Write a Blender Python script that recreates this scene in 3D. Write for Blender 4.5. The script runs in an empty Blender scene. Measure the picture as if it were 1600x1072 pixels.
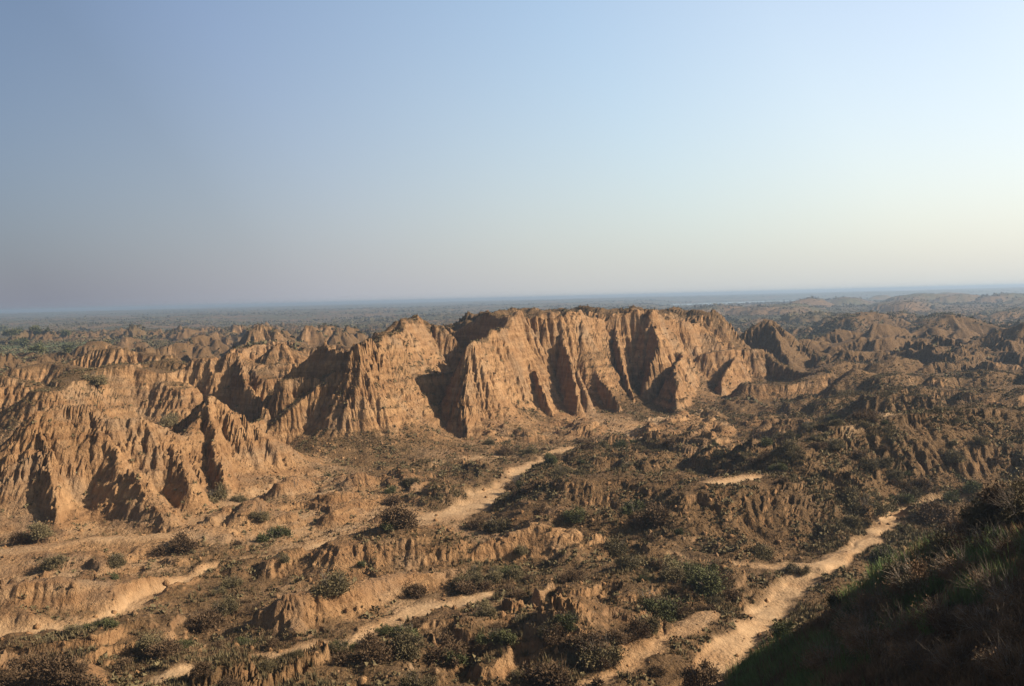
import bpy, math, random
import numpy as np
from mathutils import Matrix, Vector

SC = bpy.context.scene
COL = SC.collection
R = math.radians

# ------------------------------------------------------------------ camera
CAM = np.array([0.0, 0.0, 26.0])
PITCH, ROLL, HFOV = R(2.61), R(1.45), R(55.0)
FPX = 800.0 / math.tan(HFOV / 2)
_f = np.array([0, math.cos(PITCH), -math.sin(PITCH)])
_u0 = np.array([0, math.sin(PITCH), math.cos(PITCH)])
_r0 = np.array([1.0, 0, 0])
_r = math.cos(ROLL) * _r0 - math.sin(ROLL) * _u0
_u = math.sin(ROLL) * _r0 + math.cos(ROLL) * _u0
cam_d = bpy.data.cameras.new('camera')
cam = bpy.data.objects.new('camera', cam_d)
COL.objects.link(cam)
m = Matrix(((_r[0], _u[0], -_f[0], CAM[0]), (_r[1], _u[1], -_f[1], CAM[1]), (_r[2], _u[2], -_f[2], CAM[2]), (0, 0, 0, 1)))
cam.matrix_world = m
cam_d.sensor_width = 36
cam_d.lens = 18.0 / math.tan(HFOV / 2)
cam_d.clip_start = 0.2
cam_d.clip_end = 40000
SC.camera = cam

# ------------------------------------------------------------------ sky, sun, exposure
SUN_EL, SUN_AZ = R(32), R(95)
SKY_HAZE = 0.92
SKY_STOPS = [(0.08, (0.14, 0.145, 0.18)), (0.29, (0.168, 0.174, 0.213)), (0.39, (0.305, 0.31, 0.345)), (0.49, (0.385, 0.39, 0.395)), (0.70, (0.46, 0.475, 0.46)), (0.97, (0.9, 0.9, 0.86))]
SKY_GAIN = [(0.08, (0.45, 0.5, 0.6)), (0.30, (0.50, 0.57, 0.66)), (0.37, (0.60, 0.675, 0.76)), (0.42, (0.90, 0.955, 1.06)), (0.56, (1.56, 1.62, 1.60)), (0.64, (2.02, 1.88, 1.74)), (0.73, (2.08, 1.86, 1.76)), (0.97, (2.2, 2.1, 1.8))]

w = bpy.data.worlds.new('World')
SC.world = w
w.use_nodes = True
nt = w.node_tree
bg = nt.nodes['Background']
sky = nt.nodes.new('ShaderNodeTexSky')
sky.sky_type = 'NISHITA'
sky.sun_disc = False
sky.sun_elevation = SUN_EL
sky.sun_rotation = SUN_AZ
sky.altitude = 0
sky.air_density = 1.0
sky.dust_density = 1.2
sky.ozone_density = 1.0
# dusty air: towards the horizon the blue gives way to a pale grey, brighter on the sun's side, at every azimuth alike
def wn(kind, **kw):
    n = nt.nodes.new(kind)
    for k, v in kw.items(): setattr(n, k, v)
    return n
def wmath(op, a, b=0.0, c=None):
    n = wn('ShaderNodeMath', operation=op)
    for s_, v in zip(n.inputs, (a, b) if c is None else (a, b, c)):
        if hasattr(v, 'is_output'): nt.links.new(v, s_)
        else: s_.default_value = v
    return n.outputs[0]
tc = wn('ShaderNodeTexCoord')
sep = wn('ShaderNodeSeparateXYZ'); nt.links.new(tc.outputs['Generated'], sep.inputs[0])
elev = wmath('MAXIMUM', sep.outputs[2], 0.0)
dot = wn('ShaderNodeVectorMath', operation='DOT_PRODUCT')
nt.links.new(tc.outputs['Generated'], dot.inputs[0])
dot.inputs[1].default_value = (math.sin(SUN_AZ) * math.cos(SUN_EL), math.cos(SUN_AZ) * math.cos(SUN_EL), math.sin(SUN_EL))
side = wmath('MULTIPLY_ADD', dot.outputs['Value'], 0.5, 0.5)
hz = wmath('MULTIPLY', wmath('EXPONENT', wmath('MULTIPLY', elev, wmath('MULTIPLY_ADD', side, 4.5, -7.5))), SKY_HAZE)
def side_ramp(stops):
    cr = wn('ShaderNodeValToRGB'); nt.links.new(side, cr.inputs[0])
    el = cr.color_ramp.elements
    el[0].position, el[1].position = stops[0][0], stops[-1][0]
    k_ = max(max(c) for _, c in stops)
    el[0].color = (*[q / k_ for q in stops[0][1]], 1); el[1].color = (*[q / k_ for q in stops[-1][1]], 1)
    for pos, cc in stops[1:-1]:
        e = el.new(pos); e.color = (*[q / k_ for q in cc], 1)
    sc_ = wn('ShaderNodeVectorMath', operation='SCALE'); nt.links.new(cr.outputs[0], sc_.inputs[0]); sc_.inputs['Scale'].default_value = k_
    return sc_.outputs[0]
gain = wn('ShaderNodeVectorMath', operation='SCALE'); nt.links.new(side_ramp(SKY_STOPS), gain.inputs[0]); gain.inputs['Scale'].default_value = 12.0
mixs = wn('ShaderNodeMix', data_type='RGBA')
nt.links.new(hz, mixs.inputs[0]); zen = wn('ShaderNodeMapRange'); zen.interpolation_type = 'SMOOTHSTEP'
for k_, v_ in ((1, 0.28), (2, 0.95), (3, 1.0), (4, 0.45)): zen.inputs[k_].default_value = v_
nt.links.new(sep.outputs[2], zen.inputs[0])          # the blue deepens towards the zenith
dim = wn('ShaderNodeVectorMath', operation='SCALE'); nt.links.new(sky.outputs[0], dim.inputs[0]); nt.links.new(zen.outputs[0], dim.inputs['Scale'])
clr = wn('ShaderNodeVectorMath', operation='MULTIPLY'); nt.links.new(dim.outputs[0], clr.inputs[0]); nt.links.new(side_ramp(SKY_GAIN), clr.inputs[1]); nt.links.new(clr.outputs[0], mixs.inputs[6]); nt.links.new(gain.outputs[0], mixs.inputs[7])
nt.links.new(mixs.outputs[2], bg.inputs[0])
bg.inputs[1].default_value = 0.0644
sun_d = bpy.data.lights.new('sun', 'SUN')
sun_d.energy = 5.0
sun_d.angle = R(0.5)
sun_d.color = (1.0, 0.90, 0.76)
sun = bpy.data.objects.new('sun', sun_d)
COL.objects.link(sun)
sd = Vector((math.sin(SUN_AZ) * math.cos(SUN_EL), math.cos(SUN_AZ) * math.cos(SUN_EL), math.sin(SUN_EL)))
sun.rotation_euler = sd.to_track_quat('Z', 'Y').to_euler()
SC.view_settings.view_transform = 'Standard'
SC.view_settings.look = 'None'
SC.view_settings.exposure = 1.05
SC.view_settings.gamma = 1.0
SC.view_settings.use_curve_mapping = False
SC.render.engine = 'CYCLES'
SC.cycles.use_denoising = True
SC.cycles.volume_bounces = 1
SC.cycles.max_bounces = 5
SC.cycles.diffuse_bounces = 1

# ------------------------------------------------------------------ helpers
def ray(px, py):
    return _f + (px - 800) / FPX * _r - (py - 536) / FPX * _u
def at(px, py, Y):
    d = ray(px, py)
    return CAM + d * (Y / d[1])
def at_z(px, py, z):
    d = ray(px, py)
    return CAM + d * ((z - CAM[2]) / d[2])
def sstep(a, b, x):
    t = np.clip((x - a) / (b - a), 0, 1)
    return t * t * (3 - 2 * t)

_rng = np.random.RandomState(11)
PERM = np.concatenate([_rng.permutation(256)] * 2).astype(np.int32)
_ang = _rng.rand(256) * 2 * math.pi
GX, GY = np.cos(_ang).astype(np.float32), np.sin(_ang).astype(np.float32)
RNDA, RNDB = _rng.rand(256).astype(np.float32), _rng.rand(256).astype(np.float32)

def perlin(x, y, seed=0):
    x = x + seed * 17.31; y = y + seed * 9.77
    xi = np.floor(x); yi = np.floor(y)
    xf = (x - xi).astype(np.float32); yf = (y - yi).astype(np.float32)
    xi = xi.astype(np.int32) & 255; yi = yi.astype(np.int32) & 255
    xj = (xi + 1) & 255; yj = (yi + 1) & 255
    u = xf * xf * xf * (xf * (xf * 6 - 15) + 10)
    v = yf * yf * yf * (yf * (yf * 6 - 15) + 10)
    pa, pb = PERM[xi], PERM[xj]
    a, b, c, d = PERM[pa + yi], PERM[pb + yi], PERM[pa + yj], PERM[pb + yj]
    n00 = GX[a] * xf + GY[a] * yf
    n10 = GX[b] * (xf - 1) + GY[b] * yf
    n01 = GX[c] * xf + GY[c] * (yf - 1)
    n11 = GX[d] * (xf - 1) + GY[d] * (yf - 1)
    p = n00 + u * (n10 - n00)
    q = n01 + u * (n11 - n01)
    return (p + v * (q - p)) * 1.5

def fbm(x, y, lam, octs=3, seed=0, gain=0.5):
    s = 0; a = 1.0; f = 1.0 / lam
    for o in range(octs):
        s = s + a * perlin(x * f, y * f, seed + o * 3)
        a *= gain; f *= 2.03
    return s
def ridged(x, y, lam, octs=3, seed=0):
    s = 0; a = 1.0; f = 1.0 / lam; tot = 0
    for o in range(octs):
        s = s + a * (1 - np.abs(perlin(x * f, y * f, seed + o * 5)) * 1.6)
        tot += a; a *= 0.48; f *= 2.1
    return s / tot

# ------------------------------------------------------------------ the shape of the land
# every ridge: crest points (image x, image y, distance in m), half width of the top, slope, base level
RIDGES = []
def ridge(reg, pts, w0=0.5, s1=1.3, zb=0.0, tail=0.35):
    RIDGES.append((reg, [at(*p) for p in pts], w0, s1, zb, tail))
GREAT, LEFTB, MIDL, PEAK, BENCH, RHILL, NOSE, FARH, SPUR, MOUND, HUM = range(1, 12)
# nose with the flat grassy top, and the hill behind it
ridge(NOSE, [(556, 545, 178), (585, 536, 190), (625, 517, 215), (648, 501, 242)], 1.2, 1.35)
ridge(NOSE, [(595, 516, 236), (645, 499, 246), (685, 511, 245), (705, 530, 242)], 1.0, 1.0, 2)
ridge(NOSE, [(556, 545, 178), (545, 615, 171), (530, 690, 166)], 0.2, 1.5)
ridge(NOSE, [(562, 550, 179), (590, 640, 174), (615, 700, 168)], 1.5, 0.8)
ridge(NOSE, [(556, 545, 178), (510, 543, 187), (478, 562, 189), (446, 586, 187), (424, 612, 181), (410, 655, 172)], 0.6, 1.6)
ridge(NOSE, [(572, 548, 180), (609, 563, 188), (640, 584, 194), (665, 587, 197), (700, 582, 200), (728, 560, 198)], 0.5, 1.25)
ridge(NOSE, [(440, 594, 178), (493, 591, 178), (518, 600, 175)], 0.8, 2.2)
# great wall: rim, plateau behind, noses and spurs
ridge(GREAT, [(737, 545, 192), (762, 526, 206), (810, 497, 226)], 0.8, 1.9)
ridge(GREAT, [(737, 545, 192), (733, 620, 184), (742, 690, 177)], 0.2, 1.7)
ridge(GREAT, [(700, 517, 252), (760, 499, 246), (810, 495, 229), (870, 497, 232), (905, 486, 238), (945, 498, 246), (1005, 490, 250)], 1.0, 2.3, 0, 0.3)
ridge(GREAT, [(690, 515, 272), (800, 489, 272), (880, 487, 276), (960, 484, 278), (1045, 490, 282)], 12, 1.0)
ridge(GREAT, [(905, 484, 239), (912, 520, 233)], 0.3, 1.2)
ridge(GREAT, [(1012, 491, 247), (1060, 508, 262), (1100, 515, 270), (1150, 540, 275), (1180, 556, 270)], 1.0, 1.7, 1)
ridge(GREAT, [(808, 515, 226), (822, 560, 217), (856, 613, 208), (872, 655, 204)], 0.2, 2.7)
ridge(GREAT, [(770, 540, 207), (790, 610, 196), (800, 670, 190)], 0.2, 2.7)
ridge(GREAT, [(893, 569, 222), (917, 622, 213)], 0.2, 2.7)
ridge(GREAT, [(870, 510, 231), (885, 560, 222), (905, 622, 211)], 0.2, 2.7)
ridge(GREAT, [(915, 520, 236), (930, 583, 225), (962, 626, 214)], 0.2, 2.7)
ridge(GREAT, [(965, 505, 246), (975, 560, 234), (990, 620, 222)], 0.2, 2.7)
ridge(GREAT, [(1011, 491, 247), (1031, 533, 238), (1015, 600, 228)], 0.3, 2.3)
ridge(GREAT, [(1040, 548, 245), (1067, 551, 244)], 0.3, 2.0)
ridge(GREAT, [(1067, 551, 244), (1052, 578, 228)], 0.2, 2.0)
ridge(GREAT, [(1052, 578, 226), (1056, 632, 213)], 0.3, 1.8)
ridge(GREAT, [(1067, 530, 258), (1090, 590, 244)], 0.2, 1.6)
# the sunken bench right of it and its lobes
ridge(BENCH, [(1105, 552, 258), (1140, 546, 262), (1190, 546, 268), (1225, 570, 262), (1252, 583, 255), (1292, 578, 250)], 1.2, 1.6, 2)
ridge(BENCH, [(1145, 556, 258), (1128, 606, 236)], 0.2, 1.7)
ridge(BENCH, [(1166, 598, 232), (1230, 600, 232), (1292, 583, 240), (1335, 606, 234)], 1.5, 1.2, 0.5)
ridge(BENCH, [(1108, 641, 196), (1114, 641, 196)], 0.4, 1.3, 0)
# the peak on the right and its flank
ridge(PEAK, [(1148, 526, 325), (1200, 499, 330), (1240, 530, 322), (1292, 553, 318)], 0.8, 0.95, 1)
ridge(PEAK, [(1200, 499, 330), (1232, 560, 300)], 0.4, 1.0, 1)
ridge(PEAK, [(1290, 540, 345), (1345, 530, 350), (1400, 548, 345)], 1.5, 0.8, 1)
# left butte
ridge(LEFTB, [(60, 643, 132), (100, 640, 134), (132, 631, 136), (155, 655, 134), (215, 655, 136), (250, 668, 138), (283, 684, 140), (310, 655, 146), (332, 619, 150)], 0.5, 0.85, 0, 0.25)
ridge(LEFTB, [(150, 655, 134), (185, 715, 127), (205, 765, 120)], 0.3, 1.2)
ridge(LEFTB, [(250, 668, 138), (268, 720, 131), (290, 760, 124)], 0.3, 1.3)
ridge(LEFTB, [(60, 643, 132), (22, 705, 150), (-60, 770, 170)], 0.3, 1.6)
ridge(LEFTB, [(66, 665, 130), (88, 742, 122), (100, 832, 113)], 0.2, 1.5)
ridge(LEFTB, [(75, 700, 126), (30, 722, 124), (-30, 738, 122)], 0.3, 1.2)
ridge(LEFTB, [(205, 735, 122), (222, 757, 119), (286, 836, 111)], 0.4, 1.2)
ridge(LEFTB, [(332, 619, 150), (328, 690, 140), (345, 745, 131)], 0.3, 1.5)
ridge(LEFTB, [(410, 655, 171), (390, 664, 163), (346, 650, 156), (332, 619, 150)], 0.5, 1.3)
ridge(LEFTB, [(283, 684, 140), (300, 740, 132)], 0.2, 1.4)
# ridges behind the left butte
ridge(MIDL, [(70, 610, 185), (100, 596, 190), (140, 578, 200), (200, 569, 205), (255, 581, 205), (288, 606, 200)], 3.0, 1.1, 2)
ridge(MIDL, [(-60, 592, 190), (0, 588, 190), (55, 600, 190)], 1.0, 1.2, 2)
ridge(MIDL, [(285, 577, 206), (310, 560, 208), (334, 558, 208), (345, 582, 205), (370, 552, 208), (400, 570, 206), (425, 592, 200)], 1.6, 1.6, 2)
ridge(MIDL, [(378, 556, 207), (402, 625, 190)], 0.2, 1.8, 2)
ridge(MIDL, [(402, 572, 242), (440, 537, 246), (500, 566, 245)], 1.2, 1.0, 2)
ridge(MIDL, [(100, 570, 265), (150, 547, 270), (190, 544, 270), (216, 551, 272), (262, 556, 270)], 1.6, 1.0, 2)
ridge(MIDL, [(30, 575, 240), (80, 566, 245), (120, 575, 240)], 2.0, 0.9, 2)
ridge(MIDL, [(230, 568, 235), (265, 562, 236), (300, 572, 234)], 1.5, 1.0, 2)
ridge(MIDL, [(470, 545, 290), (520, 538, 295), (560, 545, 292)], 2.0, 0.9, 2)
# far clusters
_q = np.random.RandomState(19)
for k_ in range(16):
    cx, up, Y_ = 405 + 165 * _q.rand(), 506 + 22 * _q.rand(), 400 + 80 * _q.rand()
    w_ = 7 + 11 * _q.rand()
    ridge(FARH, [(cx - w_, up + 9, Y_ - 4), (cx - w_ * 0.3, up, Y_), (cx + w_ * 0.5, up + 3, Y_ + 3), (cx + w_, up + 10, Y_)], 0.8 + _q.rand(), 1.2, 2)
for k_ in range(26):
    cx, up, Y_ = -20 + 640 * _q.rand(), 505 + 34 * _q.rand(), 0
    Y_ = 1536 * (26 - 10 - 5 * _q.rand()) / (up - 487 + 0.0263 * cx)
    if Y_ > 700 or (cx < 150 and up > 520): continue
    w_ = (12 + 22 * _q.rand()) * 400 / Y_
    ridge(FARH, [(cx - w_, up + 7, Y_ - 6), (cx - w_ * 0.3, up, Y_), (cx + w_ * 0.5, up + 2, Y_ + 5), (cx + w_, up + 8, Y_)], 1 + 2 * _q.rand(), 1.0, 1)
ridge(FARH, [(1418, 522, 420), (1450, 506, 425), (1482, 492, 430), (1522, 499, 430), (1565, 512, 420)], 2, 0.8, 0)
ridge(FARH, [(1465, 562, 330), (1520, 532, 335), (1562, 516, 335), (1605, 504, 330), (1680, 500, 330)], 2, 0.75, 0)
_q = np.random.RandomState(41)
for k_ in range(46):
    px_ = 1080 + 560 * _q.rand(); Y_ = 1100 + 1500 * _q.rand()
    yh = 487 - 0.0263 * px_
    dd_ = 8.5 + 8 * _q.rand() + 9 * max(0, (1700 - Y_) / 600)
    if px_ < 1250: dd_ = max(dd_, 20.0)
    w_ = 14 + 30 * _q.rand()
    ridge(FARH, [(px_ - w_, yh + dd_ + 5, Y_ - 30), (px_ - w_ * 0.2, yh + dd_, Y_), (px_ + w_ * 0.5, yh + dd_ + 1.5, Y_ + 30), (px_ + w_, yh + dd_ + 6, Y_ + 20)], 4 + 8 * _q.rand(), 0.5, -4)
for k_ in range(12):
    px_ = 1180 + 440 * _q.rand(); Y_ = 520 + 330 * _q.rand()
    yh = 487 - 0.0263 * px_
    dd_ = 34 + 12 * _q.rand()
    ridge(FARH, [(px_ - 30, yh + dd_ + 7, Y_ - 10), (px_ - 6, yh + dd_, Y_), (px_ + 14, yh + dd_ + 3, Y_ + 10), (px_ + 34, yh + dd_ + 9, Y_)], 2 + 3 * _q.rand(), 0.6, -3)
# right hill beyond the trail
ridge(RHILL, [(1240, 700, 119), (1265, 690, 122), (1310, 665, 126), (1400, 646, 130), (1530, 636, 133), (1680, 642, 134)], 2.0, 0.7, 0, 0.4)
ridge(RHILL, [(1290, 683, 123), (1262, 745, 116), (1235, 800, 107)], 0.6, 0.8)
ridge(RHILL, [(1380, 655, 128), (1400, 715, 122), (1390, 770, 115)], 0.5, 0.85)
ridge(RHILL, [(1340, 665, 127), (1335, 725, 120), (1320, 790, 111)], 0.4, 0.85)
ridge(RHILL, [(1440, 650, 130), (1455, 710, 123), (1450, 765, 116)], 0.4, 0.85)
ridge(RHILL, [(1490, 648, 131), (1520, 700, 124), (1515, 745, 119)], 0.5, 0.85)
ridge(RHILL, [(1560, 650, 132), (1600, 700, 125), (1600, 735, 120)], 0.5, 0.85)
ridge(RHILL, [(1370, 618, 172), (1405, 606, 175), (1440, 618, 173)], 2.0, 0.9, 2)
ridge(RHILL, [(1490, 636, 160), (1520, 628, 162), (1540, 634, 160)], 1.0, 1.0, 2)
ridge(RHILL, [(1425, 588, 240), (1500, 583, 245), (1620, 578, 250)], 4, 0.9, 0)
ridge(RHILL, [(1440, 606, 205), (1530, 606, 205), (1640, 602, 210)], 3, 0.9, 0)
_q = np.random.RandomState(77)
for (yy, dd, x0, x1, n_) in ((520, 390, 1280, 1640, 5), (535, 345, 1250, 1640, 6), (552, 300, 1330, 1660, 6), (572, 262, 1300, 1650, 6), (596, 222, 1330, 1650, 5), (622, 190, 1290, 1650, 6)):
    for k_ in range(n_):
        cx = x0 + (x1 - x0) * (k_ + 0.5 + 0.5 * _q.randn() * 0.5) / n_
        wpx = 22 + 34 * _q.rand(); sl = _q.randn() * 10; up = 3 + _q.rand() * 18
        ridge(RHILL, [(cx - wpx, yy + 9 + sl - up * 0.3, dd - 5), (cx - wpx * 0.3, yy - up, dd), (cx + wpx * 0.4, yy + 2 - up * 0.7, dd + 4), (cx + wpx, yy + 10 - sl, dd + 2)], 0.6 + 1.5 * _q.rand(), 0.75 + 0.4 * _q.rand(), 0.5)
# dark hummocks right of the wash
ridge(HUM, [(842, 778, 113), (900, 752, 116), (980, 743, 117), (1060, 747, 115)], 2.0, 0.55)
ridge(HUM, [(1060, 766, 106), (1120, 752, 108), (1180, 745, 110), (1215, 757, 108)], 2.0, 0.6)
ridge(HUM, [(880, 790, 106), (960, 800, 104), (1010, 795, 105)], 1.0, 0.6)
ridge(HUM, [(1130, 850, 97), (1080, 860, 95)], 0.8, 0.8)
ridge(HUM, [(900, 705, 150), (990, 695, 158), (1080, 690, 160)], 2.0, 0.7)
ridge(HUM, [(545, 845, 96), (620, 829, 98), (695, 842, 97)], 2.0, 0.7)
ridge(HUM, [(1090, 820, 107), (1130, 806, 110), (1175, 826, 106)], 1.0, 0.7)
ridge(HUM, [(330, 800, 122), (400, 785, 125), (520, 775, 128), (560, 780, 127)], 2.0, 0.7)
ridge(HUM, [(560, 745, 140), (640, 737, 143), (730, 745, 140)], 2.0, 0.8)
for (yy, dd, x0, x1, n_) in ((655, 195, 1090, 1330, 5), (672, 176, 1060, 1300, 5), (692, 159, 1020, 1300, 6), (716, 141, 850, 1250, 7), (775, 117, 900, 1300, 6), (815, 106, 860, 1220, 5), (852, 97, 880, 1200, 6), (895, 89, 950, 1150, 5), (930, 82, 860, 1130, 5), (990, 73, 760, 1050, 5), (1040, 67, 560, 900, 4), (870, 96, 330, 560, 4), (800, 117, 330, 640, 5), (760, 133, 480, 800, 6)):
    for k_ in range(n_):
        cx = x0 + (x1 - x0) * (k_ + 0.5 + 0.3 * _q.randn()) / n_
        wpx = (14 + 26 * _q.rand()) * (110 / dd) ** 0.6; sl = _q.randn() * 5; up = (5 + _q.rand() * 15) * (120 / dd) ** 0.7
        ridge(HUM, [(cx - wpx, yy + 5 + sl - up * 0.4, dd - 2), (cx - wpx * 0.3, yy - up, dd), (cx + wpx * 0.4, yy + 2 - up * 0.8, dd + 1.5), (cx + wpx, yy + 5 - sl - up * 0.3, dd + 1)], 0.3 + 0.8 * _q.rand(), 0.7 + 0.5 * _q.rand(), 0.0)
# foreground mounds
ridge(MOUND, [(-60, 938, 81), (60, 914, 84), (110, 905, 84.5), (170, 892, 85.5), (235, 880, 88), (292, 879, 91)], 0.7, 1.05)
ridge(MOUND, [(404, 950, 77.5), (450, 927, 77.5), (540, 912, 81), (640, 889, 88), (740, 882, 90.5)], 0.6, 1.1)
ridge(MOUND, [(450, 927, 79), (470, 975, 75), (520, 1005, 72)], 0.5, 0.9)
ridge(MOUND, [(733, 869, 95), (790, 837, 97), (830, 820, 98), (885, 830, 97), (920, 866, 95)], 0.5, 1.0)
ridge(MOUND, [(-30, 1016, 66), (0, 1018, 66), (30, 1026, 66), (60, 1056, 64)], 0.7, 1.0)
ridge(MOUND, [(85, 1036, 65), (125, 1026, 65.5), (165, 1066, 62.5)], 0.6, 1.0)
ridge(MOUND, [(830, 905, 88), (900, 900, 90), (960, 920, 88)], 1.5, 0.7)
ridge(MOUND, [(560, 1000, 75), (640, 985, 77), (720, 1005, 75), (830, 1000, 76)], 1.5, 0.6)
# hillside on which the photographer stands: a spur running out on the right
SPURPTS = [(16, -30, 25.5), (17, 6, 24.5), (22, 30, 20.5)] + [tuple(at(*p)) for p in [(1640, 752, 46), (1585, 805, 52), (1530, 852, 58), (1445, 905, 65), (1365, 935, 72)]]
RIDGES.append((SPUR, [np.array(p, float) for p in SPURPTS], 0.6, 0.82, -0.5, 0.3))
RIDGES.append((SPUR, [np.array((-14, -12, 24.3)), np.array((0, -1.2, 24.3)), np.array((17, 0, 24.6))], 2.4, 1.15, -0.5, 0.3))

# washes, tracks and trails: image points on the floor, half width in m, level
WASH, TRACK = 1, 2
PATHS = [
    (WASH, [(640, 806), (700, 808), (745, 790), (790, 757), (838, 724), (885, 704), (960, 690)], [2.2, 2.6, 2.6, 2.2, 2.0, 2.0, 1.6], 0.0, 0.75),
    (3, [(960, 690), (1010, 668), (1055, 650), (1080, 640)], [2.6, 3.6, 4.2, 3.4], 0.8, 0.8),
    (3, [(905, 712), (950, 706), (1000, 702)], [2.4, 3.6, 2.2], 0.8, 0.95),
    (3, [(1010, 652), (1060, 646), (1110, 634)], [2.2, 3.2, 2.2], 1.0, 0.95),
    (3, [(1330, 657), (1400, 645), (1500, 636)], [0.8, 0.9, 0.8], 9.4, 0.8),
    (WASH, [(1085, 1110), (1125, 1045), (1175, 985), (1240, 928), (1290, 896), (1340, 872), (1390, 850)], [1.3, 1.2, 1.15, 1.1, 1.0, 0.8, 0.5], -0.7, 0.75),
    (TRACK, [(-60, 1010), (80, 995), (150, 972), (240, 932), (330, 892), (440, 870), (525, 846)], [3.4, 3.0, 1.6, 1.0, 1.0, 1.0, 0.6], 0.0, 0.7),
    (TRACK, [(230, 1075), (300, 1052), (430, 1030), (540, 1008), (600, 985), (680, 950), (745, 930)], [1.4, 1.4, 1.3, 1.2, 1.6, 2.0, 1.4], 0.3, 0.75),
    (TRACK, [(1060, 872), (1120, 880), (1200, 886), (1262, 884), (1320, 862), (1370, 842), (1382, 822), (1400, 806), (1445, 790), (1520, 779), (1600, 772)], [0.5, 0.6, 0.6, 0.6, 0.7, 1.0, 0.9, 0.8, 0.6, 0.6, 0.6], 0.6, 0.8),
    (TRACK, [(900, 1110), (960, 1065), (1020, 1010), (1060, 985), (1100, 965)], [0.7, 0.6, 0.6, 0.5, 0.5], 0.7, 0.4),
    (TRACK, [(1122, 757), (1150, 753), (1185, 747)], [1.6, 2.2, 1.4], 4.8, 1.0),
    (TRACK, [(-60, 872), (40, 858), (140, 843), (240, 838), (300, 838)], [3.0, 2.4, 1.6, 1.4, 1.0], 1.3, 0.45),
    (3, [(400, 765), (470, 748), (540, 740), (600, 728), (680, 715), (760, 705), (860, 700)], [1.4, 2.0, 2.4, 1.4, 1.0, 0.8, 0.7], 0.9, 0.65),
]

def seg_dist(x, y, a, b):
    ex, ey = b[0] - a[0], b[1] - a[1]
    L = ex * ex + ey * ey + 1e-9
    t = np.clip(((x - a[0]) * ex + (y - a[1]) * ey) / L, 0, 1)
    return np.hypot(x - a[0] - t * ex, y - a[1] - t * ey), t

def prof(t, tail):
    k = 1 - tail
    return np.where(t < k, 1 - t, tail * np.exp(-np.maximum(t - k, 0) / tail))

def vegfield(x, y):
    """how overgrown the land is, 0..1 (a property of the place)"""
    r = np.hypot(x, y)
    az = np.degrees(np.arctan2(x, y))
    v = 0.42 + 0.0 * x
    v = v + 0.45 * np.exp(-((az - 8) / 11) ** 2) * np.exp(-((r - 130) / 34) ** 2)      # hummocks right of the wash
    v = v + 0.38 * sstep(9, 20, az) * sstep(60, 80, r)
    v = v + 0.22 * sstep(95, 70, r)
    v = v + 0.25 * sstep(230, 420, r)
    v = v - 0.18 * sstep(-4, -14, az) * sstep(95, 110, r) * sstep(240, 200, r)
    v = v - 0.20 * sstep(-2, -12, az) * sstep(60, 72, r) * sstep(150, 130, r)
    v = v - 0.30 * np.exp(-((az - 5) / 6) ** 2) * np.exp(-((r - 180) / 28) ** 2)
    v = v + 0.32 * fbm(x, y, 30, 3, 40)
    return np.clip(v, 0, 1)

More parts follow.
